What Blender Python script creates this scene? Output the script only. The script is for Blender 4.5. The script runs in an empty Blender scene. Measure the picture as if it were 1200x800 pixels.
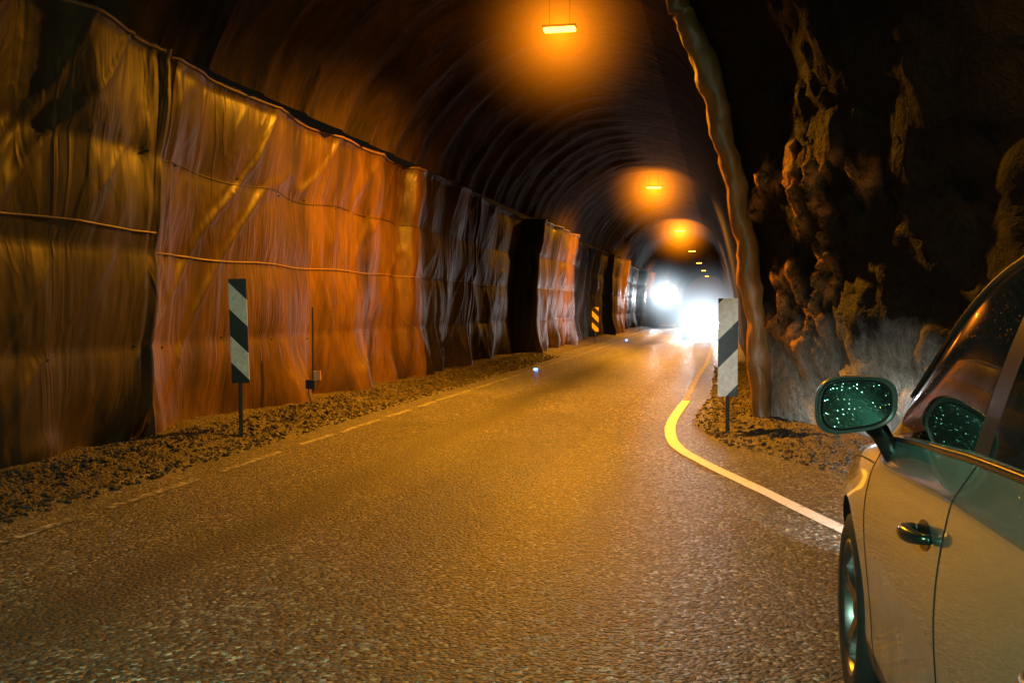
import bpy, bmesh, math, random
from mathutils import Vector, Matrix, noise
from mathutils.bvhtree import BVHTree
random.seed(7)
D=bpy.data; C=bpy.context; S=C.scene
S.view_settings.view_transform='Standard'
try: S.view_settings.look='None'
except: pass
S.view_settings.exposure=0

# ---------------------------------------------------------------- helpers
def link(o): S.collection.objects.link(o); return o
def mesh_obj(name,verts,faces,mats=None,smooth=True,fm=None):
    me=D.meshes.new(name); me.from_pydata(verts,[],faces)
    for m in (mats or []): me.materials.append(m)
    if fm: me.polygons.foreach_set('material_index',fm)
    if smooth: me.polygons.foreach_set('use_smooth',[True]*len(me.polygons))
    me.update()
    return link(D.objects.new(name,me))
def empty(name,loc):
    e=D.objects.new(name,None); e.location=loc; e.empty_display_size=.2; return link(e)
def parent(ch,p):
    ch.parent=p; ch.matrix_parent_inverse=Matrix.Translation(-Vector(p.location))
def N3(x,y,z): return noise.noise(Vector((x,y,z)))
def fbm(x,y,z,o=4): return noise.fractal(Vector((x,y,z)),0.9,2.1,o)
def sstep(a,b,x):
    t=max(0,min(1,(x-a)/(b-a))); return t*t*(3-2*t)
def interp(tab,x):
    if x<=tab[0][0]: return tab[0][1]
    for (a,va),(b,vb) in zip(tab,tab[1:]):
        if x<=b: return va+(vb-va)*(x-a)/(b-a)
    return tab[-1][1]

class NT:
    def __init__(s,name):
        s.m=D.materials.new(name); s.m.use_nodes=True; s.t=s.m.node_tree
        s.n=s.t.nodes; s.b=s.n['Principled BSDF']; s.out=s.n['Material Output']
        s.tc=s.n.new('ShaderNodeTexCoord')
    def new(s,t,**k):
        n=s.n.new(t)
        for a,v in k.items(): setattr(n,a,v)
        return n
    def l(s,a,b): s.t.links.new(a,b)
    def map(s,scale=(1,1,1),rot=(0,0,0)):
        m=s.new('ShaderNodeMapping'); m.inputs['Scale'].default_value=scale; m.inputs['Rotation'].default_value=rot
        s.l(s.tc.outputs['Object'],m.inputs['Vector']); return m.outputs[0]
    def noise(s,scale,detail=4,vec=None,rough=.5,dist=0):
        n=s.new('ShaderNodeTexNoise'); n.inputs['Scale'].default_value=scale
        n.inputs['Detail'].default_value=detail; n.inputs['Roughness'].default_value=rough
        n.inputs['Distortion'].default_value=dist
        s.l(vec if vec else s.tc.outputs['Object'],n.inputs['Vector']); return n
    def vor(s,scale,vec=None,feature='F1'):
        n=s.new('ShaderNodeTexVoronoi',feature=feature); n.inputs['Scale'].default_value=scale
        s.l(vec if vec else s.tc.outputs['Object'],n.inputs['Vector']); return n
    def ramp(s,fac,stops):
        r=s.new('ShaderNodeValToRGB'); e=r.color_ramp.elements
        while len(e)<len(stops): e.new(.5)
        for i,(p,c) in enumerate(stops):
            e[i].position=p; e[i].color=(c[0],c[1],c[2],1) if hasattr(c,'__len__') else (c,c,c,1)
        s.l(fac,r.inputs[0]); return r.outputs[0]
    def mix(s,f,a,b,mode='MIX'):
        m=s.new('ShaderNodeMix',data_type='RGBA',blend_type=mode)
        for i,v in ((0,f),(6,a),(7,b)):
            if isinstance(v,bpy.types.NodeSocket): s.l(v,m.inputs[i])
            elif i==0: m.inputs[0].default_value=v
            else: m.inputs[i].default_value=(*v,1)
        return m.outputs[2]
    def math(s,op,a,b=0):
        m=s.new('ShaderNodeMath',operation=op)
        for i,v in enumerate((a,b)):
            if isinstance(v,bpy.types.NodeSocket): s.l(v,m.inputs[i])
            else: m.inputs[i].default_value=v
        return m.outputs[0]
    def bump(s,h,strength=.5,dist=.02,prev=None):
        b=s.new('ShaderNodeBump'); b.inputs['Strength'].default_value=strength; b.inputs['Distance'].default_value=dist
        s.l(h,b.inputs['Height'])
        if prev: s.l(prev,b.inputs['Normal'])
        return b.outputs[0]
    def set(s,**k):
        for a,v in k.items():
            i=s.b.inputs[a.replace('_',' ')]
            if isinstance(v,bpy.types.NodeSocket): s.l(v,i)
            elif hasattr(v,'__len__'): i.default_value=(*v,1) if len(v)==3 else v
            else: i.default_value=v
        return s
def simple(name,col,rough=.5,metal=0,spec=.5,coat=0):
    t=NT(name); n=t.noise(25,2)
    c=t.ramp(n.outputs[0],[(.3,[x*.75 for x in col]),(.7,[min(1,x*1.15) for x in col])])
    t.set(Base_Color=c,Roughness=rough,Metallic=metal); t.b.inputs['Specular IOR Level'].default_value=spec
    t.b.inputs['Coat Weight'].default_value=coat
    return t.m
def emis(name,col,st):
    t=NT(name); t.set(Base_Color=(.02,.02,.02),Emission_Color=col,Emission_Strength=st); return t.m

# ---------------------------------------------------------------- materials
def mat_asphalt():
    t=NT('asphalt_mat')
    v=t.vor(46); nb=t.noise(.7,2); nf=t.noise(80,2,rough=.7)
    chips=t.ramp(v.outputs['Color'],[(.25,(.010,.0095,.008)),(.55,(.045,.042,.035)),(.74,(.16,.15,.12)),(.9,(.62,.59,.48))])
    sep=t.new('ShaderNodeSeparateXYZ'); t.l(t.tc.outputs['Object'],sep.inputs[0])
    wob=t.math('MULTIPLY',t.math('SUBTRACT',t.noise(.25,1).outputs[0],.5),.6)
    x=t.math('ADD',sep.outputs[0],wob)
    def band(c,w):
        d=t.math('ABSOLUTE',t.math('SUBTRACT',x,c)); return t.ramp(t.math('DIVIDE',d,w),[(0.1,1),(1,0)])
    tr=t.math('MAXIMUM',band(-2.95,.62),t.math('MULTIPLY',band(-1.25,.4),.25))
    tr=t.math('MULTIPLY',tr,.9)
    col=t.mix(tr,chips,(.010,.008,.006))
    col=t.mix(1,col,t.ramp(nb.outputs[0],[(.3,.7),(.7,1.15)]),'MULTIPLY')
    h=t.math('ADD',t.math('MULTIPLY',v.outputs['Distance'],-1.0),t.math('MULTIPLY',nf.outputs[0],.6))
    b=t.bump(h,1,.034)
    ro=t.ramp(v.outputs['Color'],[(.1,.5),(.9,.24)])
    ro=t.mix(tr,ro,(.62,.62,.62))
    t.set(Base_Color=col,Roughness=ro,Normal=b); t.b.inputs['Specular IOR Level'].default_value=.8
    return t.m
ASPH=mat_asphalt()
def mat_fabric(name,base,dark,rough=.42,streak=1.0,spec=.5):
    t=NT(name)
    n=t.noise(.9,5,t.map((1,1.5,.3)),.62,.6); n2=t.noise(9,3,t.map((1,1,.35)),.65)
    n3=t.noise(1.1,3,t.map((1,1.6,.45),(.5,0,0)),.55,1.0)
    col=t.ramp(n.outputs[0],[(.36,dark),(.62,base)])
    col=t.mix(1,col,t.ramp(n2.outputs[0],[(.3,.7),(.7,1.15)]),'MULTIPLY')
    folds=t.noise(2.4,2,t.map((1,1,.20)),.5,.8)
    cre=t.math('SUBTRACT',1,t.math('MINIMUM',t.math('MULTIPLY',t.math('ABSOLUTE',t.math('SUBTRACT',n3.outputs[0],.5)),10),1))
    h=t.math('ADD',t.math('ADD',folds.outputs[0],t.math('MULTIPLY',n2.outputs[0],.08)),t.math('MULTIPLY',cre,.16))
    b=t.bump(h,.6*streak,.07)
    t.set(Base_Color=col,Roughness=rough,Normal=b); t.b.inputs['Specular IOR Level'].default_value=spec; return t.m
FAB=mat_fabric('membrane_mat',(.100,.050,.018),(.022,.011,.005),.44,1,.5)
FABN=mat_fabric('dimmed_membrane_mat',(.060,.040,.020),(.013,.010,.006),.5,1,.4)  # darker copy: lamp falloff on the near section painted into the colour
FABD=mat_fabric('shaded_membrane_mat',(.016,.011,.007),(.006,.0045,.003),.5,1,.3)  # dark cloth, darkened further to paint the gaps between lamp pools
CEIL=mat_fabric('ceiling_membrane_mat',(.045,.026,.013),(.007,.005,.003),.8,1.0,.15)
TWALL=mat_fabric('tunnel_wall_mat',(.018,.012,.008),(.004,.003,.002),.85,1.0,.12)
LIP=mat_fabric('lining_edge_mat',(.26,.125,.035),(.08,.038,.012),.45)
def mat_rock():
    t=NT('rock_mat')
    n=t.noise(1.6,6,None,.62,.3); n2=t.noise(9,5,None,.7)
    at=t.new('ShaderNodeAttribute',attribute_name='lit_crust')
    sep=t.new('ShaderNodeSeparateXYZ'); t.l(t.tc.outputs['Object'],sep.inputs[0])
    height_dark=t.ramp(t.math('ADD',t.math('DIVIDE',sep.outputs[2],3.0),t.math('MULTIPLY',t.math('SUBTRACT',n.outputs[0],.5),.5)),[(.18,1),(.42,.02)])  # rock colour gets darker with height
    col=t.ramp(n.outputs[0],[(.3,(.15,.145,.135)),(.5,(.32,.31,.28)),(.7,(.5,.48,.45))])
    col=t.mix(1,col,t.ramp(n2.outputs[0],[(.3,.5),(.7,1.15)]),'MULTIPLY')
    col=t.mix(1,col,height_dark,'MULTIPLY')
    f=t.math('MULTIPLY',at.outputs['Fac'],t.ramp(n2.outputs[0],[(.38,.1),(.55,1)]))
    col=t.mix(f,col,(.26,.115,.03))  # orange lamp light painted onto the crust ridges
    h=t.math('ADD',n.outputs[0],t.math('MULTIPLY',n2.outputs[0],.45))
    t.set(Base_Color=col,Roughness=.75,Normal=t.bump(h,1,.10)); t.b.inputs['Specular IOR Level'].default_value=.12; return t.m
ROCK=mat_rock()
def mat_gravel():
    t=NT('gravel_mat')
    v=t.vor(38); n=t.noise(3,3)
    col=t.ramp(v.outputs['Color'],[(.1,(.014,.011,.009)),(.6,(.04,.03,.022)),(.95,(.12,.09,.065))])
    col=t.mix(1,col,t.ramp(n.outputs[0],[(.3,.5),(.7,1.2)]),'MULTIPLY')
    b=t.bump(t.math('MULTIPLY',v.outputs['Distance'],-1),1,.03)
    t.set(Base_Color=col,Roughness=.75,Normal=b); return t.m
GRAV=mat_gravel()
def mat_paint_line(name,wear,c=(.78,.76,.70)):
    t=NT(name); n=t.noise(14,5,None,.75); v=t.vor(75)
    f=t.ramp(n.outputs[0],[(wear-.06,0),(wear+.05,1)])
    col=t.mix(f,(.035,.034,.03),c)
    t.set(Base_Color=col,Roughness=.45,Normal=t.bump(v.outputs['Distance'],.5,.008)); return t.m
LINE=mat_paint_line('road_paint_mat',.38,(.72,.74,.74)); LINEW=mat_paint_line('worn_road_paint_mat',.53,(.42,.42,.40))
BLACK=simple('black_plastic_mat',(.02,.02,.02),.45)
GALV=simple('galvanised_steel_mat',(.35,.35,.34),.4,.9)
STRAP=simple('strap_mat',(.16,.09,.045),.45)
SODIUM=(1,.36,.012)

# ---------------------------------------------------------------- tunnel geometry
PROF=[(-5.62,-.1),(-5.60,1),(-5.55,2),(-5.48,3.0),(-5.34,3.9),(-5.0,4.6),(-4.4,5.25),(-3.5,5.8),(-2.5,6.0),(-1.7,5.93),(-1.0,5.6),(-.55,5.1),(-.2,4.3),(.08,3.3),(.28,2.2),(.42,1.1),(.52,-.1)]
def resample(P,n):
    L=[0]
    for a,b in zip(P,P[1:]): L.append(L[-1]+math.dist(a,b))
    out=[]
    for i in range(n):
        d=L[-1]*i/(n-1)
        for k in range(len(P)-1):
            if d<=L[k+1]+1e-9:
                f=(d-L[k])/(L[k+1]-L[k])
                p0=P[max(0,k-1)];p1=P[k];p2=P[k+1];p3=P[min(len(P)-1,k+2)]
                out.append(tuple(.5*((2*p1[j])+(-p0[j]+p2[j])*f+(2*p0[j]-5*p1[j]+4*p2[j]-p3[j])*f*f+(-p0[j]+3*p1[j]-3*p2[j]+p3[j])*f**3) for j in (0,1))); break
    return out
EXT=[(3,3.9),(5,3.6),(6.5,3.2),(8,2.45),(9.3,1.55),(10.7,.75),(12.4,.02)]
YE=12.4
def ext(y): return 0 if y>=YE else interp(EXT,y)
RIDGES=[[(12.2,2.55),(11.9,2.75),(11.5,3.0),(11.15,3.05),(10.9,2.85),(10.8,2.3),(10.95,1.9),(11.15,1.55),(11.5,1.1),(11.6,.7)],
        [(11.95,1.8),(11.8,1.45),(11.95,1.2),(11.6,.95)],[(10.9,2.85),(10.45,2.9),(10.2,2.6)],[(11.5,3.0),(11.2,2.55),(11.25,2.2)],[(11.95,1.8),(11.6,1.75),(11.5,1.4),(11.15,1.2)]]
def segd(p,a,b):
    ax,ay=a;bx,by=b;dx=bx-ax;dy=by-ay
    t=max(0,min(1,((p[0]-ax)*dx+(p[1]-ay)*dy)/(dx*dx+dy*dy)))
    return math.hypot(p[0]-ax-dx*t,p[1]-ay-dy*t)
def right_pos(px,pz,y):
    t=max(0,(px+2.6)/3.1); e=ext(y)
    x=px+e*t**.8; z=pz+ (.22*e*math.exp(-((px+1.2)/1.4)**2) if pz>3 else .0)
    rough=sstep(0,.8,t)*(1 if y<YE else .12)
    lit_crust=0
    if rough>.01:
        n=fbm(x*.9,y*.9,z*.9,5); n2=abs(fbm(x*3,y*3,z*3,4))
        near=sstep(YE+.1,YE-1.6,y) if y<YE else 1
        d=(.20*n*near-.08*n2*near)*rough+(.12*near if y<YE else 0)
        if 9.9<y<YE and pz<3.6:
            wz=z+.22*N3(y*3,z*3,4)+.09*N3(y*9,z*9,1); wy=y+.22*N3(y*3,z*3,9)+.09*N3(y*9,z*9,5)
            dd=min(segd((wy,wz),a,b) for r in RIDGES for a,b in zip(r,r[1:]))
            w=.07+.07*N3(y*2,z*2,1)+.05*N3(y*7,z*7,1)
            g=math.exp(-(dd/max(.02,w))**2); lit_crust=min(1,g*1.4)
            d-=(.12+.12*N3(y*6,z*6,2)+.06*N3(y*14,z*14,2))*g
        x+=d*.8; y+=d*.8*near if y<YE-.05 else 0
        z+=.1*rough*N3(x*2,y*2,z*2+7)*(1 if pz>.3 else 0)
    if px<-2.2 :
        k=sstep(-2.2,-3.4,px); ph=(y+.25*N3(0,y*.3,.5))/1.25
        dd=.14*abs(math.sin(math.pi*ph))**.5*k+.05*fbm(px,y*2,pz,3)*k
        nx,nz=(px+2.5),(pz-3.2); L=math.hypot(nx,nz)
        x+=nx/L*dd; z+=nz/L*dd
    return x,y,z,lit_crust
ys=[];y=-14.0
while y<152:
    ys.append(y); y+= .06 if 9<y<13 else (.12 if y<36 else (.3 if y<70 else .9))
ys=sorted([v for v in ys if abs(v-YE)>.04]+[YE-.01,YE+.01])
RP=resample(PROF,180)
iL=next(i for i,p in enumerate(RP) if p[1]>3.85)
iR=next(i for i,p in enumerate(RP) if p[0]>-1.2)
def loft(name,idx,mat,yy):
    V=[];F=[];cr=[]
    for yv in yy:
        for i in idx:
            X,Y,Z,c=right_pos(*RP[i],yv); V.append((X,Y,Z)); cr.append(c)
    n=len(idx)
    for a in range(len(yy)-1):
        for b in range(n-1):
            F.append((a*n+b,a*n+b+1,(a+1)*n+b+1,(a+1)*n+b))
    o=mesh_obj(name,V,F,[mat]); at=o.data.attributes.new('lit_crust','FLOAT','POINT'); at.data.foreach_set('value',cr); return o
loft('tunnel_ceiling',list(range(iL,iR+1)),CEIL,ys)
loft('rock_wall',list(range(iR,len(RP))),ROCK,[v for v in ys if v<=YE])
loft('tunnel_wall',list(range(iR,len(RP))),TWALL,[v for v in ys if v>=YE-.02])

# left membrane wall
SEC=[(-99,.10),(9.2,-.16),(17.6,-.02),(22.5,-.2),(28.6,.28),(36.3,-.2),(43,-.05),(48.5,.3),(56.5,-.15),(68.5,.3),(76,-.15),(88,.3),(96,-.1)]
def secoff(y):
    v=SEC[0][1]
    for i,(b,o) in enumerate(SEC):
        if i and y>=b-.06: v=SEC[i-1][1]+(o-SEC[i-1][1])*sstep(b-.06,b+.02,y)
    return v
LP=resample([p for p in PROF if p[0]<-5.2],76)
LPT=[(p[1],p[0]) for p in LP]
def left_pos(px,pz,y):
    ed=min(abs(y-b) for b,_ in SEC)
    seed=sum(1 for b,_ in SEC if y>b)*7.3
    yw=y+.30*N3(y*.5,pz*.5,seed)
    r1=N3(yw*.9,pz*.3,seed)
    amt=sstep(-.1,.45,N3(y*.45,pz*.4,seed+5))
    r2=max(0,1-abs(N3(yw*2.0+pz*.6,pz*.3,seed+3))*6)
    r3=max(0,1-abs(N3(yw*1.3-pz*.9,pz*.5,seed+8))*9)
    low=1+1.8*sstep(.9,0,pz)
    pin=abs(math.sin(math.pi*(pz-1.95)/.92))**.7 *(.5+.5*N3(y*.6,pz*.5,3))
    d=.20*r1*low+.036*r2*amt*low+.034*r3*(1-amt)+.08*pin+.005*N3(y*7,pz*3,2)
    if ed<.35: d+=.05*math.sin(ed*26)*(1-ed/.35)
    zz=pz+(.05*N3(y*1.5,0.3,3) if pz<.05 else 0)
    return px+d+secoff(y)-.05,y,zz
ysl=[];y=-14.0
while y<152:
    ysl.append(y); y+= .05 if 5<y<24 else (.1 if y<45 else (.25 if y<70 else .8))
V=[];F=[];n=len(LP);FM=[]
dark=lambda y: 18.3<y<28.55 or 36.35<y<48.4 or 56.6<y<68.4 or 76<y<88  # stretches between lamp pools, shaded by the darker material
for yv in ysl:
    for p in LP: V.append(left_pos(*p,yv))
for a in range(len(ysl)-1):
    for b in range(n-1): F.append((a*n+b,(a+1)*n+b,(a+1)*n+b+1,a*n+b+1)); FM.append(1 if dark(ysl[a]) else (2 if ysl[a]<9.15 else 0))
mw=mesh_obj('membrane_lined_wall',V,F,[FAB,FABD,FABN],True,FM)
def tube(name,pts,rad,mat,nseg=8,rn=0,nf=2.0):
    V=[];F=[]
    for i,p in enumerate(pts):
        p=Vector(p); a=Vector(pts[max(0,i-1)]); b=Vector(pts[min(len(pts)-1,i+1)])
        t=(b-a).normalized(); up=Vector((0,0,1)) if abs(t.z)<.9 else Vector((0,1,0))
        s=t.cross(up).normalized(); u=s.cross(t)
        r0=rad(i/(len(pts)-1)) if callable(rad) else rad
        for k in range(nseg):
            an=2*math.pi*k/nseg; dv=s*math.cos(an)+u*math.sin(an)
            q=p+dv*r0
            r=r0*(1+rn*fbm(q.x*nf,q.y*nf,q.z*nf,4)) if rn else r0
            V.append(p+dv*r)
    for i in range(len(pts)-1):
        for k in range(nseg):
            k2=(k+1)%nseg; F.append((i*nseg+k,i*nseg+k2,(i+1)*nseg+k2,(i+1)*nseg+k))
    F.append(tuple(range(nseg))[::-1]); F.append(tuple((len(pts)-1)*nseg+k for k in range(nseg)))
    return mesh_obj(name,V,F,[mat])
def wall_line(z0,y0,y1,st=.1,off=.015,sag=.0):
    out=[];y=y0
    while y<=y1:
        z=z0+sag*math.sin(y*2.7)
        px=interp(LPT,z); q=left_pos(px,z,y); out.append((q[0]+off,q[1],q[2])); y+=st
    return out
st=empty('wall_strap',(-5.5,12,2))
for z0,a,b in ((2.13,-3,9.1),(1.95,9.3,18.2),(3.88,9.3,18.2),(3.88,-3,9.1),(3.88,28.8,36),(1.95,28.8,36)):
    parent(tube('strap',wall_line(z0,a,b,.08,.008,.012),.011 if z0<3 else .018,STRAP,6),st)
for z0 in (2.87,):
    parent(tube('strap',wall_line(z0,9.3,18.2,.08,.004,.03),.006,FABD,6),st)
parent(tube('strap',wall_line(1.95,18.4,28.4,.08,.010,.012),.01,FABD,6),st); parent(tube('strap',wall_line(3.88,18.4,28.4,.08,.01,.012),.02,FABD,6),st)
bolts_v=[];bolts_f=[]
for z0 in (1.0,2.87):
    y=2.0
    while y<34:
        yy=y+random.uniform(-.2,.2); zz=z0+random.uniform(-.05,.05)
        px=interp(LPT,zz); q=Vector(left_pos(px,zz,yy))
        base=len(bolts_v)
        for k in range(8):
            a=k*math.pi/4; bolts_v.append((q.x+.0,q.y+.018*math.cos(a),q.z+.018*math.sin(a)))
        bolts_v.append((q.x+.025,q.y,q.z))
        for k in range(8): bolts_f.append((base+k,base+(k+1)%8,base+8))
        y+=1.15
mesh_obj('anchor_bolts',bolts_v,bolts_f,[BLACK],False)
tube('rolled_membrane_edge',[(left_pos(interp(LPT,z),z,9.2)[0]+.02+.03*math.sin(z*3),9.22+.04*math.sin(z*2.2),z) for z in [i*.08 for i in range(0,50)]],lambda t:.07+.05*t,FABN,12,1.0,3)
rp=[p for p in RP if p[0]>-2.2]
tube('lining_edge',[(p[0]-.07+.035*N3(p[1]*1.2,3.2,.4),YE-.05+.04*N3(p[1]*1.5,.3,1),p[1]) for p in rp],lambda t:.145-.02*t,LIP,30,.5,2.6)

# ---------------------------------------------------------------- floor
mesh_obj('ground',[(-40,-30,-.03),(40,-30,-.03),(40,200,-.03),(-40,200,-.03)],[(0,1,2,3)],[GRAV])
mesh_obj('road',[(-5.3,-15,0),(6,-15,0),(6,155,0),(-5.3,155,0)],[(0,1,2,3)],[ASPH])
def shoulder(name,fl,fr,y0,y1,hin,nx=20):
    V=[];F=[];yy=[];y=y0
    while y<y1: yy.append(y); y+=.07 if y<25 else .4
    for yv in yy:
        a,b=fl(yv),fr(yv)
        for i in range(nx+1):
            t=i/nx; x=a+(b-a)*t
            e=hin(t); z=-.02+e*.14+ .03*fbm(x*3,yv*3,0,4)*min(1,e*3)+.02*N3(x*14,yv*14,0)*min(1,e*3)
            V.append((x,yv,z))
    for a in range(len(yy)-1):
        for b in range(nx): F.append((a*(nx+1)+b,a*(nx+1)+b+1,(a+1)*(nx+1)+b+1,(a+1)*(nx+1)+b))
    return mesh_obj(name,V,F,[GRAV])
INN=[(3,4.0),(6,2.9),(8,1.75),(9.3,.85),(10.7,.12),(12.4,-.28),(16,-.12)]
gl=lambda y:-4.7+.14*N3(y*.8,.3,0)
shoulder('gravel_shoulder',lambda y:-6.0,gl,-14,150,lambda t:sstep(1,.45,t))
shoulder('gravel_shoulder',lambda y:interp(INN,y)+.06*N3(y,5,0),lambda y:interp(INN,y)+1.5,-14,150,lambda t:sstep(0,.5,t))
t_=(1+5**.5)/2
IV=[Vector(v).normalized() for v in [(-1,t_,0),(1,t_,0),(-1,-t_,0),(1,-t_,0),(0,-1,t_),(0,1,t_),(0,-1,-t_),(0,1,-t_),(t_,0,-1),(t_,0,1),(-t_,0,-1),(-t_,0,1)]]
IF=[(0,11,5),(0,5,1),(0,1,7),(0,7,10),(0,10,11),(1,5,9),(5,11,4),(11,10,2),(10,7,6),(7,1,8),(3,9,4),(3,4,2),(3,2,6),(3,6,8),(3,8,9),(4,9,5),(2,4,11),(6,2,10),(8,6,7),(9,8,1)]
V=[];F=[]
def stone(x,y,z,r):
    b=len(V); sx,sy,sz=[r*random.uniform(.6,1.3) for _ in range(3)]; a=random.uniform(0,6.28)
    for v in IV:
        k=random.uniform(.8,1.15); X=v.x*sx*k;Y=v.y*sy*k
        V.append((x+X*math.cos(a)-Y*math.sin(a),y+X*math.sin(a)+Y*math.cos(a),z+v.z*sz*.7*k))
    F.extend([(i+b,j+b,k+b) for i,j,k in IF])
for i in range(6500):
    y=5+24*random.random()**1.3
    x=-4.55-1.0*random.random()**.8
    h=.14*sstep(-4.7,-5.3,x)-.02
    stone(x,y,max(.004,h)+.004,random.choice([.010,.013,.017,.022,.036 if random.random()<.25 else .016]))
for i in range(3200):
    y=5+20*random.random(); w=interp(INN,y)
    x=w-.12+1.0*random.random()
    h=.14*sstep(w,w+.65,x)-.02
    stone(x,y,max(.004,h)+.004,random.choice([.01,.012,.016,.022,.034 if random.random()<.25 else .014]))
mesh_obj('gravel',V,F,[GRAV],False)
def strip(name,pts,w,z,mat):
    V=[];F=[]
    for i,p in enumerate(pts):
        a=pts[max(0,i-1)];b=pts[min(len(pts)-1,i+1)]
        dx,dy=b[0]-a[0],b[1]-a[1];L=math.hypot(dx,dy);nx,ny=-dy/L,dx/L
        ww=w*(1+.08*N3(p[0]*3,p[1]*3,0))
        V+= [(p[0]+nx*ww/2,p[1]+ny*ww/2,z),(p[0]-nx*ww/2,p[1]-ny*ww/2,z)]
    for i in range(len(pts)-1): F.append((2*i,2*i+1,2*i+3,2*i+2))
    return mesh_obj(name,V,F,[mat],False)
edge=[(2.6,1.2),(1.75,4.0),(1.2,5.45),(.67,6.87),(.31,7.93),(-.15,9.25),(-.46,10.35),(-.60,11.6),(-.63,13.1),(-.57,15.5)]
strip('edge_line',resample(edge,140),.12,.005,LINE)
strip('edge_line',[(-.57+.0012*i*i if i<10 else -.45,15.6+i*1.0) for i in range(130)],.1,.005,LINEW)
y=1.0;V=[];F=[]
while y<60:
    L=random.uniform(.7,1.3);x=-4.22+.02*random.random();b=len(V)
    V+=[(x-.045,y,.005),(x+.045,y,.005),(x+.045,y+L,.005),(x-.045,y+L,.005)];F.append((b,b+1,b+2,b+3)); y+=L+random.uniform(.15,.5)
mesh_obj('dashed_edge_line',V,F,[LINEW],False)

# ---------------------------------------------------------------- boxes
def box(name,c,s,mat,bev=.01,rot=None):
    bm=bmesh.new(); bmesh.ops.create_cube(bm,size=1)
    for v in bm.verts: v.co=Vector((v.co.x*s[0],v.co.y*s[1],v.co.z*s[2]))
    if bev: bmesh.ops.bevel(bm,geom=bm.edges[:],offset=bev,segments=2,affect='EDGES',profile=.6)
    if rot: bmesh.ops.rotate(bm,verts=bm.verts,matrix=rot)
    bmesh.ops.translate(bm,verts=bm.verts,vec=Vector(c))
    me=D.meshes.new(name); bm.to_mesh(me); bm.free(); me.materials.append(mat)
    return link(D.objects.new(name,me))
def cyl(name,c,r,d,mat,axis='X',n=32,r2=None):
    bm=bmesh.new(); bmesh.ops.create_cone(bm,cap_ends=True,segments=n,radius1=r,radius2=r if r2 is None else r2,depth=d)
    if axis=='X': bmesh.ops.rotate(bm,verts=bm.verts,matrix=Matrix.Rotation(math.pi/2,3,'Y'))
    if axis=='Y': bmesh.ops.rotate(bm,verts=bm.verts,matrix=Matrix.Rotation(math.pi/2,3,'X'))
    bmesh.ops.translate(bm,verts=bm.verts,vec=Vector(c))
    me=D.meshes.new(name); bm.to_mesh(me); bm.free(); me.materials.append(mat)
    o=link(D.objects.new(name,me)); return o
def halo(name,loc,R,col,k,par,pw=2.2):
    """painted glare halo: self-emitting volume, glow falls off with distance from the lamp"""
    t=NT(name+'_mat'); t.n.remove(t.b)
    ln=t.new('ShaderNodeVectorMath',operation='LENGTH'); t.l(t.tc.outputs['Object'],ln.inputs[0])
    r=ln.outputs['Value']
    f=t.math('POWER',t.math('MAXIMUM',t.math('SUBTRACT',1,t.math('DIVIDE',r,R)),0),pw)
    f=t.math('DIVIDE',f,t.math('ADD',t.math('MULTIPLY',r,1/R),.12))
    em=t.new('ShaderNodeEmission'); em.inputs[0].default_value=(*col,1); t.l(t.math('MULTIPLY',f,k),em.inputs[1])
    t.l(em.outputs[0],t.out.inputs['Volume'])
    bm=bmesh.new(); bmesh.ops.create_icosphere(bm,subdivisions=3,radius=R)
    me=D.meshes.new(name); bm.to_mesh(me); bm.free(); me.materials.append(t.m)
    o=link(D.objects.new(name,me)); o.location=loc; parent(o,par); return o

# ---------------------------------------------------------------- lamps
LAMPGLOW=emis('sodium_tube_mat',(1,.46,.04),12)
def lamp(x,y,z,en):
    e=empty('tunnel_lamp',(x,y,z+.17))
    parent(box('housing',(x,y,z+.205),(.50,.18,.04),BLACK,.015),e)
    parent(box('diffuser',(x,y,z+.165),(.46,.17,.05),LAMPGLOW,.02),e)
    parent(cyl('hanger',(x-.15,y,z+.5),.006,.56,BLACK,'Z',8),e); parent(cyl('hanger',(x+.15,y,z+.5),.006,.56,BLACK,'Z',8),e)
    l=D.lights.new('lamp_light','SPOT'); l.color=SODIUM; l.energy=en; l.shadow_soft_size=.1
    l.spot_size=math.radians(166); l.spot_blend=.8
    o=link(D.objects.new('lamp_light',l)); o.location=(x,y,z); parent(o,e); return e
for k in range(-1,7):
    y=14.8+20*k; e=lamp(-2.38,y,5.25,7600 if k>=0 else 500)
    if 0<=k<3: halo('painted_halo',(-2.38,y,5.38),[1.7,2.0,2.2][k],(1,.24,.004),[.72,.95,1.15][k],e,2.8)  # self-glowing halos added around the nearest lamps, painting their glare
lamp(1.4,6.2,5.3,420)  # added out-of-view lamp, lights the lining edge and rock from the front
e=empty('layby_lamp',(-2.1,-1.4,3.3)); COOL=(.50,1,.72)
parent(box('housing',(-2.1,-1.4,3.36),(.7,.25,.1),GALV,.02),e); parent(box('diffuser',(-2.1,-1.4,3.295),(.6,.18,.03),emis('cool_tube_mat',COOL,15),.005),e)
parent(cyl('mast',(-2.1,-1.5,1.65),.03,3.3,GALV,'Z',16),e)
l=D.lights.new('layby_light','AREA'); l.color=COOL; l.energy=330; l.shape='RECTANGLE'; l.size=.6; l.size_y=.2
o=link(D.objects.new('layby_light',l)); o.location=(-2.1,-1.4,3.25); o.rotation_euler=(math.radians(42),0,math.radians(6)); parent(o,e)

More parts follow.
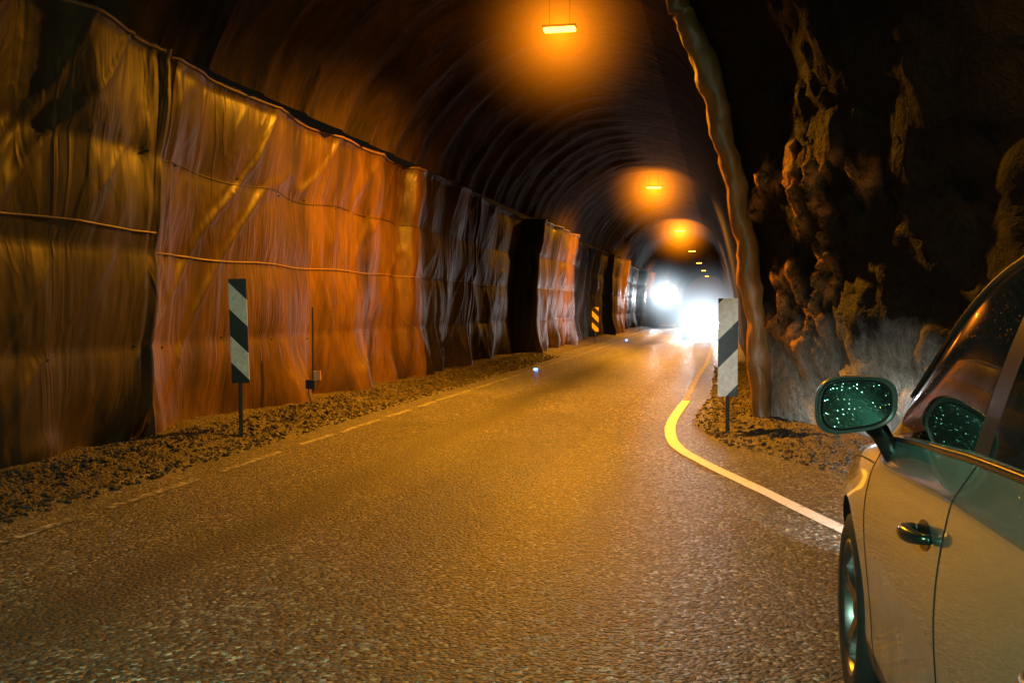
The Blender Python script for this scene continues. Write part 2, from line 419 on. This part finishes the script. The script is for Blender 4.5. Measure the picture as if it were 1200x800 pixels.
# ---------------------------------------------------------------- marker signs
def mat_chev(name,c1,c2,d,per,ph,thr=.5):
    t=NT(name); sep=t.new('ShaderNodeSeparateXYZ'); t.l(t.tc.outputs['Object'],sep.inputs[0])
    u=t.math('ADD',t.math('ADD',sep.outputs[2],t.math('MULTIPLY',sep.outputs[0],d)),per*10+ph)
    f=t.math('GREATER_THAN',t.math('MODULO',t.math('DIVIDE',u,per),1),thr)
    n=t.noise(12,4,None,.7)
    g=t.ramp(n.outputs[0],[(.25,.6),(.6,1)])
    t.set(Base_Color=t.mix(1,t.mix(f,c1,c2),g,'MULTIPLY'),Roughness=.35); return t.m
def marker(x,y,zb,h,w,mat,lean=0,yaw=0):
    e=empty('marker_sign',(x,y,0))
    p=box('panel',(0,0,0),(w,.012,h),mat,.004); p.location=(x,y,zb+h/2); p.rotation_euler=(0,lean,yaw); parent(p,e)
    parent(cyl('post',(x,y+.03,(zb+h*.8)/2),.022,zb+h*.8,BLACK,'Z',12),e)
    parent(box('bracket',(x,y+.015,zb+h*.3),(.08,.03,.03),GALV,.003),e)
    parent(box('bracket',(x,y+.015,zb+h*.7),(.08,.03,.03),GALV,.003),e)
W8=(.8,.8,.76);K0=(.015,.015,.015)
marker(-5.02,9.98,.60,1.1,.19,mat_chev('marker_mat',K0,W8,1.0,.56,.14),math.radians(-1.5),math.radians(10))
marker(.03,11.7,.40,1.1,.22,mat_chev('marker_right_mat',K0,W8,-1.0,.72,.12,.44),0,math.radians(10))
marker(-5.0,40,.45,.95,.26,mat_chev('marker_yellow_mat',(.75,.55,.05),K0,1.0,.45,0),0,0)
e=empty('cable_pole',(-5.25,12.5,0))
parent(cyl('pole',(-5.25,12.5,.85),.012,1.1,BLACK,'Z',8),e)
parent(box('junction_box',(-5.27,12.48,.40),(.13,.07,.12),BLACK,.01),e)
parent(box('tag',(-5.15,12.40,.52),(.10,.01,.12),simple('tag_mat',(.8,.45,.2),.5),.003),e)
parent(tube('cable',[(-5.3-.02*math.sin(i),12.5,.35-.04*i) for i in range(9)],.008,BLACK,6),e)
for x,y in ((-4.1,22.3),(-4.05,43)):
    e=empty('road_stud',(x,y,0)); parent(box('body',(x,y,.02),(.12,.1,.04),BLACK,.01),e)
    parent(box('lens',(x,y-.055,.03),(.09,.02,.045),emis('stud_mat',(.06,.2,1),14),.004),e)

# ---------------------------------------------------------------- parked car
CX=1.33; FA=3.76
car=empty('parked_car',(CX,FA-1.3,0))
def mat_car():
    t=NT('car_paint_mat')
    v=t.vor(55); dots=t.noise(7,2)
    drops=t.ramp(v.outputs['Distance'],[(.0,1),(.22,0)])
    drops=t.math('MULTIPLY',drops,t.ramp(dots.outputs[0],[(.42,0),(.6,1)]))
    sep=t.new('ShaderNodeSeparateXYZ'); t.l(t.tc.outputs['Object'],sep.inputs[0])
    dirt=t.math('MULTIPLY',t.ramp(sep.outputs[2],[(.25,1),(.7,0)]),t.ramp(t.noise(6,4,None,.7).outputs[0],[(.35,0),(.75,1)]))
    col=t.mix(dirt,(.24,.41,.38),(.10,.085,.07))
    t.set(Base_Color=col,Metallic=.75,Roughness=t.ramp(dirt,[(0,.27),(1,.7)]),Normal=t.bump(drops,.4,.003))
    t.b.inputs['Coat Weight'].default_value=1; t.b.inputs['Coat Roughness'].default_value=.04
    return t.m
PAINT=mat_car()
def mat_glass():
    t=NT('car_glass_mat'); v=t.vor(60); d=t.ramp(v.outputs['Distance'],[(0,1),(.2,0)])
    t.set(Base_Color=(.006,.009,.008),Roughness=.04,Normal=t.bump(d,.10,.002)); t.b.inputs['IOR'].default_value=1.6
    return t.m
GLASS=mat_glass()
TRIM=simple('black_trim_mat',(.012,.012,.012),.3)
ST=[(.86,.52,.60,.48,.63,.38,.65),(.80,.70,.69,.64,.72,.52,.75),(.62,.83,.78,.76,.82,.62,.86),(.35,.89,.86,.83,.90,.68,.94),(.0,.91,.915,.85,.955,.70,.99),
(-.30,.91,.965,.845,1.0,.74,1.03),(-.50,.908,1.005,.84,1.07,.765,1.085),(-.64,.905,1.03,.835,1.19,.755,1.20),(-.95,.905,1.055,.83,1.42,.70,1.45),(-1.28,.905,1.08,.83,1.545,.655,1.60),
(-1.52,.905,1.10,.83,1.57,.645,1.63),(-1.62,.905,1.105,.83,1.575,.642,1.635),(-2.2,.905,1.13,.825,1.57,.635,1.645),(-2.62,.905,1.16,.815,1.54,.63,1.62),(-2.80,.905,1.17,.81,1.51,.62,1.60),(-3.12,.895,1.185,.79,1.43,.60,1.55),
(-3.36,.86,1.16,.75,1.26,.56,1.33),(-3.50,.82,1.02,.71,1.06,.54,1.09),(-3.56,.76,.85,.64,.88,.5,.90)]
V=[];F=[];FM=[]
def ring(s):
    l,w,zb,bw,zr,rw,zc=s; k=(zb-.22)/(1.08-.22) ; sh=lambda z:.22+(z-.22)*(1 if k>.9 else max(k/ .9,.4))
    gm=((bw+rw)/2+.025,(zb+zr)/2)
    h=[(0,.2),(w*.88,.2),(w-.035,.25),(w-.02,sh(.36)),(w-.020,sh(.50)),(w-.004,sh(.66)),(w+.002,sh(.80)),(w-.022,zb-.095 if k>.7 else zb-.05),(bw+.012,zb-.018),(bw,zb),gm,(rw+.02,zr-.02),(rw-.03,zr+.025),(rw*.6,zr+(zc-zr)*.75),(0,zc)]
    return [(x,z) for x,z in h]+[(-x,z) for x,z in h[-2:0:-1]]
nr=len(ring(ST[0]))
for s in ST:
    for x,z in ring(s): V.append((CX-x,FA+s[0],z))
for a in range(len(ST)-1):
    la,lb=ST[a][0],ST[a+1][0]
    for b in range(nr):
        b2=(b+1)%nr; F.append((a*nr+b,(a+1)*nr+b,(a+1)*nr+b2,a*nr+b2))
        j=b if b<14 else 27-b
        m=0
        if j in (9,10) and la<=-.64 and lb>=-2.9:
            m=1 if not (abs(la+1.52)<.01 or abs(la+2.62)<.01) else 2
        if j in (12,13) and la<=-.50 and lb>=-1.28: m=1
        if j in (12,13) and la<=-3.1 and lb>=-3.37: m=1
        if j in (0,1,2): m=2
        FM.append(m)
F.append(tuple(range(nr))); FM.append(0)
F.append(tuple((len(ST)-1)*nr+k for k in range(nr))[::-1]); FM.append(0)
body=mesh_obj('body',V,F,[PAINT,GLASS,TRIM,BLACK],True,FM)
bm=bmesh.new(); bm.from_mesh(body.data)
cl=bm.edges.layers.float.get('crease_edge') or bm.edges.layers.float.new('crease_edge')
for e_ in bm.edges:
    fs={f.material_index for f in e_.link_faces}
    if len(fs)>1: e_[cl]=.85
    a,b=[v.index%nr for v in e_.verts]
    if a==b and a in (8,9,nr-8,nr-9,7,nr-7): e_[cl]=max(e_[cl],.5)
bmesh.ops.recalc_face_normals(bm,faces=bm.faces); bm.to_mesh(body.data); bm.free()
m=body.modifiers.new('s','SUBSURF'); m.levels=3; m.render_levels=3
cutters=[]
for l in (0,-2.65):
    for sx in (-1,1):
        c=cyl('cut',(CX+sx*.86,FA+l,.35),.385,.36,BLACK,'X',48); cutters.append(c)
        mm=body.modifiers.new('b','BOOLEAN'); mm.operation='DIFFERENCE'; mm.object=c; mm.solver='EXACT'
        try: mm.material_mode='TRANSFER'
        except: pass
C.view_layer.update(); dg=C.evaluated_depsgraph_get()
nm=D.meshes.new_from_object(body.evaluated_get(dg)); body.modifiers.clear(); body.data=nm
for c in cutters: D.objects.remove(c)
nm.polygons.foreach_set('use_smooth',[True]*len(nm.polygons))
try: nm.set_sharp_from_angle(angle=math.radians(40))
except Exception as ex: print(ex)
parent(body,car)
bvh=BVHTree.FromPolygons([v.co.copy() for v in nm.vertices],[tuple(p.vertices) for p in nm.polygons])
def proj(l,z,side=-1):
    o=Vector((CX+side*2,FA+l,z)); h=bvh.ray_cast(o,Vector((-side,0,0)))
    return (h[0],h[1]) if h[0] is not None else (None,None)
def seam(name,pts,w,mat,side=-1,off=.0015,thick=False,n=40):
    P=resample(pts,n); V=[];F=[]
    co=[]
    for l,z in P:
        q,nn=proj(l,z,side)
        if q is None: continue
        if nn.x*side<0: nn=-nn
        co.append((q,nn))
    for i,(q,nn) in enumerate(co):
        t=(co[min(i+1,len(co)-1)][0]-co[max(0,i-1)][0]).normalized(); s=t.cross(nn).normalized()
        h=.008 if thick else 0
        V+=[q+nn*off*.2+s*w/2,q+nn*(off+h)+s*w*.3,q+nn*(off+h)-s*w*.3,q+nn*off*.2-s*w/2]
    for i in range(len(co)-1):
        for k in range(3): F.append((4*i+k,4*i+k+1,4*i+5+k,4*i+4+k))
    o=mesh_obj(name,V,F,[mat]); parent(o,car); return o
DARK=simple('seam_mat',(.004,.004,.004),.8)
CHR=simple('trim_metal_mat',(.10,.13,.12),.25,.9)
for sd in (-1,1):
    seam('door_gap',[(-1.60,1.085),(-1.57,1.0),(-1.53,.85),(-1.52,.6),(-1.54,.4),(-1.57,.30)],.007,DARK,sd)
    seam('door_gap',[(-.50,.985),(-.46,.85),(-.46,.6),(-.52,.40),(-.60,.31)],.006,DARK,sd)
    seam('door_gap',[(-.60,.31),(-1.0,.30),(-1.57,.30),(-2.1,.30),(-2.2,.36)],.007,DARK,sd)
    seam('door_gap',[(-2.72,1.14),(-2.62,1.0),(-2.45,.85),(-2.3,.7),(-2.24,.5),(-2.2,.36)],.007,DARK,sd)
    seam('window_trim',[(-.62,1.02),(-.95,1.048),(-1.3,1.073),(-1.6,1.095),(-2.2,1.125),(-2.7,1.155)],.02,TRIM,sd,.003,True,60)
    seam('window_trim',[(-.64,1.14),(-.78,1.27),(-.95,1.375),(-1.12,1.45),(-1.28,1.495),(-1.5,1.53),(-1.9,1.54),(-2.3,1.54),(-2.65,1.50)],.016,TRIM,sd,.003,True,80)
    seam('fender_line',[(-.44,.92),(-.2,.90),(.0,.88),(.3,.83),(.55,.76)],.005,DARK,sd)
    for hl in (-1.36,-2.34):
        q,nn=proj(hl,.90,sd); nn=nn if nn.x*sd>0 else -nn
        pts=[]
        for i in range(13):
            t=i/12; pts.append(Vector((q.x+sd*(.006+.034*math.sin(math.pi*t)**.6),q.y+.10-.20*t,q.z-.008+.012*t)))
        parent(tube('door_handle',pts,lambda t:.010+.008*math.sin(math.pi*t),CHR,10),car)
        vv=[]
        for k in range(24):
            a=2*math.pi*k/24; qq,_=proj(hl+.075*math.cos(a),.895+.032*math.sin(a),sd); vv.append(qq+Vector((sd*.0015,0,0)))
        vv.append(q+Vector((sd*.001,0,-.005)))
        parent(mesh_obj('handle_recess',vv,[(k,(k+1)%24,24) for k in range(24)],[TRIM]),car)
MGL=NT('mirror_glass_mat'); MGL.set(Base_Color=(.34,.70,.62),Metallic=1,Roughness=.16,Normal=MGL.bump(MGL.ramp(MGL.vor(90).outputs['Distance'],[(0,1),(.25,0)]),.4,.004)); MGL=MGL.m
HOUS=simple('mirror_housing_mat',(.05,.065,.06),.3)
def spow(c,e): return math.copysign(abs(c)**e,c)
for sd in (-1,1):
    c=Vector((CX+sd*.965,FA-.70,1.125))
    hx,hz=.112,.080
    V=[];F=[];nu=40
    prof=[(0.0,.86),(.0,.93),(-.012,.985),(.0,1.0),(.03,1.0),(.07,.93),(.105,.75),(.13,.45),(.137,.05)]
    for dy,sc in prof:
        for k in range(nu):
            a=2*math.pi*k/nu; x=spow(math.cos(a),.62)*hx*sc; z=spow(math.sin(a),.68)*hz*sc
            z*=1+.10*(x/hx)
            V.append(c+Vector((sd*x,dy-.02,z-.012*(x/hx))))
    for i in range(len(prof)-1):
        for k in range(nu): k2=(k+1)%nu; F.append((i*nu+k,i*nu+k2,(i+1)*nu+k2,(i+1)*nu+k))
    F.append(tuple((len(prof)-1)*nu+k for k in range(nu)))
    parent(mesh_obj('mirror_housing',V,F,[HOUS]),car)
    parent(mesh_obj('mirror_bezel',[c+ (v-c)*1.0+Vector((0,-.004,0)) for v in V[:nu]]+[c+(v-c)*.93 for v in V[:nu]],[(k,(k+1)%nu,nu+(k+1)%nu,nu+k) for k in range(nu)],[TRIM]),car)
    gv=[c+Vector(((v-c).x*.97,-.019,(v-c).z*.97)) for v in V[:nu]]+[c+Vector((0,-.022,0))]
    parent(mesh_obj('mirror_glass',gv,[(k,(k+1)%nu,nu) for k in range(nu)],[MGL],True),car)
    q,_=proj(-.70,.985,sd)
    arm=[c+Vector((-sd*.04,.04,-.05)),c+Vector((-sd*.075,.045,-.085)),c+Vector((-sd*.095,.05,-.12)),Vector((q.x-sd*.01,q.y+.03,.965))]
    ao=tube('mirror_arm',[tuple(a) for a in arm],lambda t:.030-.004*t,TRIM,12); parent(ao,car)
TYRE=simple('tyre_mat',(.018,.018,.018),.75); RIM=simple('alloy_mat',(.22,.22,.22),.35,.9)
def lathe(name,prof,c,mat,sd,n=64):
    V=[];F=[]
    for i,(r,x) in enumerate(prof):
        for k in range(n):
            a=2*math.pi*k/n; V.append((c[0]+sd*x,c[1]+r*math.cos(a),c[2]+r*math.sin(a)))
    for i in range(len(prof)-1):
        for k in range(n): k2=(k+1)%n; F.append((i*n+k,i*n+k2,(i+1)*n+k2,(i+1)*n+k))
    o=mesh_obj(name,V,F,[mat]); parent(o,car); return o
for l in (0,-2.65):
    for sd in (-1,1):
        c=(CX+sd*.79,FA+l,.34)
        lathe('tyre',[(.20,-.10),(.30,-.11),(.33,-.10),(.34,-.06),(.341,-.02),(.335,-.018),(.335,-.01),(.341,-.008),(.341,.03),(.335,.032),(.335,.04),(.34,.042),(.338,.075),(.325,.10),(.29,.112),(.25,.108),(.232,.10)],c,TYRE,sd)
        lathe('rim',[(.236,.09),(.238,.104),(.228,.106),(.218,.095),(.212,.05),(.205,-.08)],c,RIM,sd)
        lathe('brake_disc',[(.17,.02),(.17,.0),(.05,.0)],c,GALV,sd); lathe('wheel_back',[(.21,-.05),(.0,-.05)],c,BLACK,sd)
        lathe('hub',[(.0,.088),(.03,.088),(.045,.078),(.065,.07),(.07,.02)],c,RIM,sd,32)
        for k in range(5):
            for dd in (-.13,.13):
                a=2*math.pi*k/5+.3
                V=[];
                for r,x,w in ((.05,.075,.020),(.14,.088,.014),(.222,.094,.016)):
                    aa=a+dd*(r/.222)
                    cy,cz=math.cos(aa),math.sin(aa)
                    for (s1,xx) in ((-1,x),(1,x),(1.2,x-.03),(-1.2,x-.03)):
                        V.append((c[0]+sd*xx,c[1]+cy*r-cz*w*s1,c[2]+cz*r+cy*w*s1))
                F=[]
                for i in range(2):
                    for q4 in range(4): F.append((i*4+q4,i*4+(q4+1)%4,(i+1)*4+(q4+1)%4,(i+1)*4+q4))
                parent(mesh_obj('spoke',V,F,[RIM],False),car)
HL=emis('headlamp_mat',(.85,.95,1),25); TL=simple('taillamp_mat',(.35,.01,.01),.15)
for sd in (-1,1):
    parent(box('headlamp',(CX+sd*.60,FA+.76,.66),(.24,.10,.11),HL,.03,Matrix.Rotation(-sd*.5,3,'Z')),car)
    parent(box('taillamp',(CX+sd*.72,FA-3.49,.95),(.16,.10,.2),TL,.03,Matrix.Rotation(sd*.4,3,'Z')),car)
    l=D.lights.new('headlight_beam','SPOT'); l.color=(.85,.95,.95); l.energy=2000 if sd>0 else 500; l.spot_size=math.radians(38); l.spot_blend=.35; l.shadow_soft_size=.04
    o=link(D.objects.new('headlight_beam',l)); o.location=(CX+sd*.55,FA+.92,.66)
    d=Vector((.06,1,-.29)) if sd>0 else Vector((.03,1,-.16)); o.rotation_euler=d.to_track_quat('-Z','Y').to_euler(); parent(o,car)
parent(box('grille',(CX,FA+.84,.52),(.8,.06,.16),TRIM,.02),car)
parent(box('number_plate',(CX,FA-3.575,.72),(.52,.02,.11),simple('plate_mat',(.8,.8,.78),.4),.004),car)
parent(box('rear_bumper',(CX,FA-3.5,.42),(1.5,.16,.2),BLACK,.05),car)

# ---------------------------------------------------------------- oncoming vehicles
def oncoming(name,x,y,w,h,L,lz,st,en,cab=None,lr=.09):
    e=empty(name,(x,y,0)); bp=simple(name+'_paint',(.02,.022,.025),.4,.3)
    secs=[(0,.55,.55*h if not cab else h*.95),(.15,.92,.6*h if not cab else h*.98),(L*.28,1,.66*h if not cab else h),(L*.42,.92,h),(L*.85,.9,h*.98),(L,.85,.62*h if not cab else h)]
    V=[];F=[]
    for dy,ww,zz in secs:
        hw=w/2*ww; zt=zz
        V+=[(x-hw,y+dy,.3),(x-w/2*min(1,ww+.06),y+dy,zt*.5),(x-hw*.82,y+dy,zt),(x+hw*.82,y+dy,zt),(x+w/2*min(1,ww+.06),y+dy,zt*.5),(x+hw,y+dy,.3)]
    for i in range(len(secs)-1):
        for k in range(6): F.append((i*6+k,i*6+(k+1)%6,(i+1)*6+(k+1)%6,(i+1)*6+k))
    F.append(tuple(range(6))); F.append(tuple(30+k for k in range(6)))
    b=mesh_obj('body',V,F,[bp]); bv=b.modifiers.new('b','BEVEL'); bv.width=.06; bv.segments=3; parent(b,e)
    parent(box('windscreen',(x,y+(L*.33 if not cab else .02),h*.82),(w*.72,.06,h*.2),GLASS,.02,Matrix.Rotation(-.9 if not cab else -.1,3,'X')),e)
    for sx in (-1,1):
        for wy in (.8,L-.8): parent(cyl('wheel',(x+sx*(w/2-.12),y+wy,.33 if not cab else .48),.33 if not cab else .48,.22,TYRE,'X',24),e)
        hx=x+sx*(w/2-.25)
        parent(cyl('headlamp',(hx,y-.03,lz),lr,.08,emis(name+'_lamp',(.86,.94,1),st),'Y',24),e)
        l=D.lights.new('beam','SPOT'); l.color=(.8,.92,1); l.energy=en; l.spot_size=math.radians(50); l.spot_blend=1; l.shadow_soft_size=.08
        o=link(D.objects.new('beam',l)); o.location=(hx,y-.15,lz); o.rotation_euler=Vector((.0,-1,-.12)).to_track_quat('-Z','Z').to_euler(); parent(o,e)
    halo('painted_halo',(x,y-1.6,lz+.15),3.0 if not cab else 2.9,(.72,.88,1),.8 if not cab else .7,e,3.0)
    return e
oncoming('oncoming_car',-.95,44,1.75,1.5,4.2,.66,120,20,lr=.14)
tr=oncoming('oncoming_truck',-4.0,70,1.9,2.7,6,2.1,150,30,True,lr=.2)

# ---------------------------------------------------------------- world, camera
w=D.worlds.new('World'); S.world=w; w.use_nodes=True
nt=w.node_tree; sk=nt.nodes.new('ShaderNodeTexSky'); sk.sky_type='NISHITA'; sk.sun_disc=False; sk.sun_elevation=math.radians(1)
nt.links.new(sk.outputs[0],nt.nodes['Background'].inputs[0]); nt.nodes['Background'].inputs[1].default_value=.002
cam=D.cameras.new('camera'); co=link(D.objects.new('camera',cam)); co.location=(0,0,1.4)
co.rotation_euler=(math.radians(90-1.91),0,math.radians(11.77)); cam.lens=36; cam.sensor_width=36; cam.clip_end=400; cam.clip_start=.05
S.camera=co
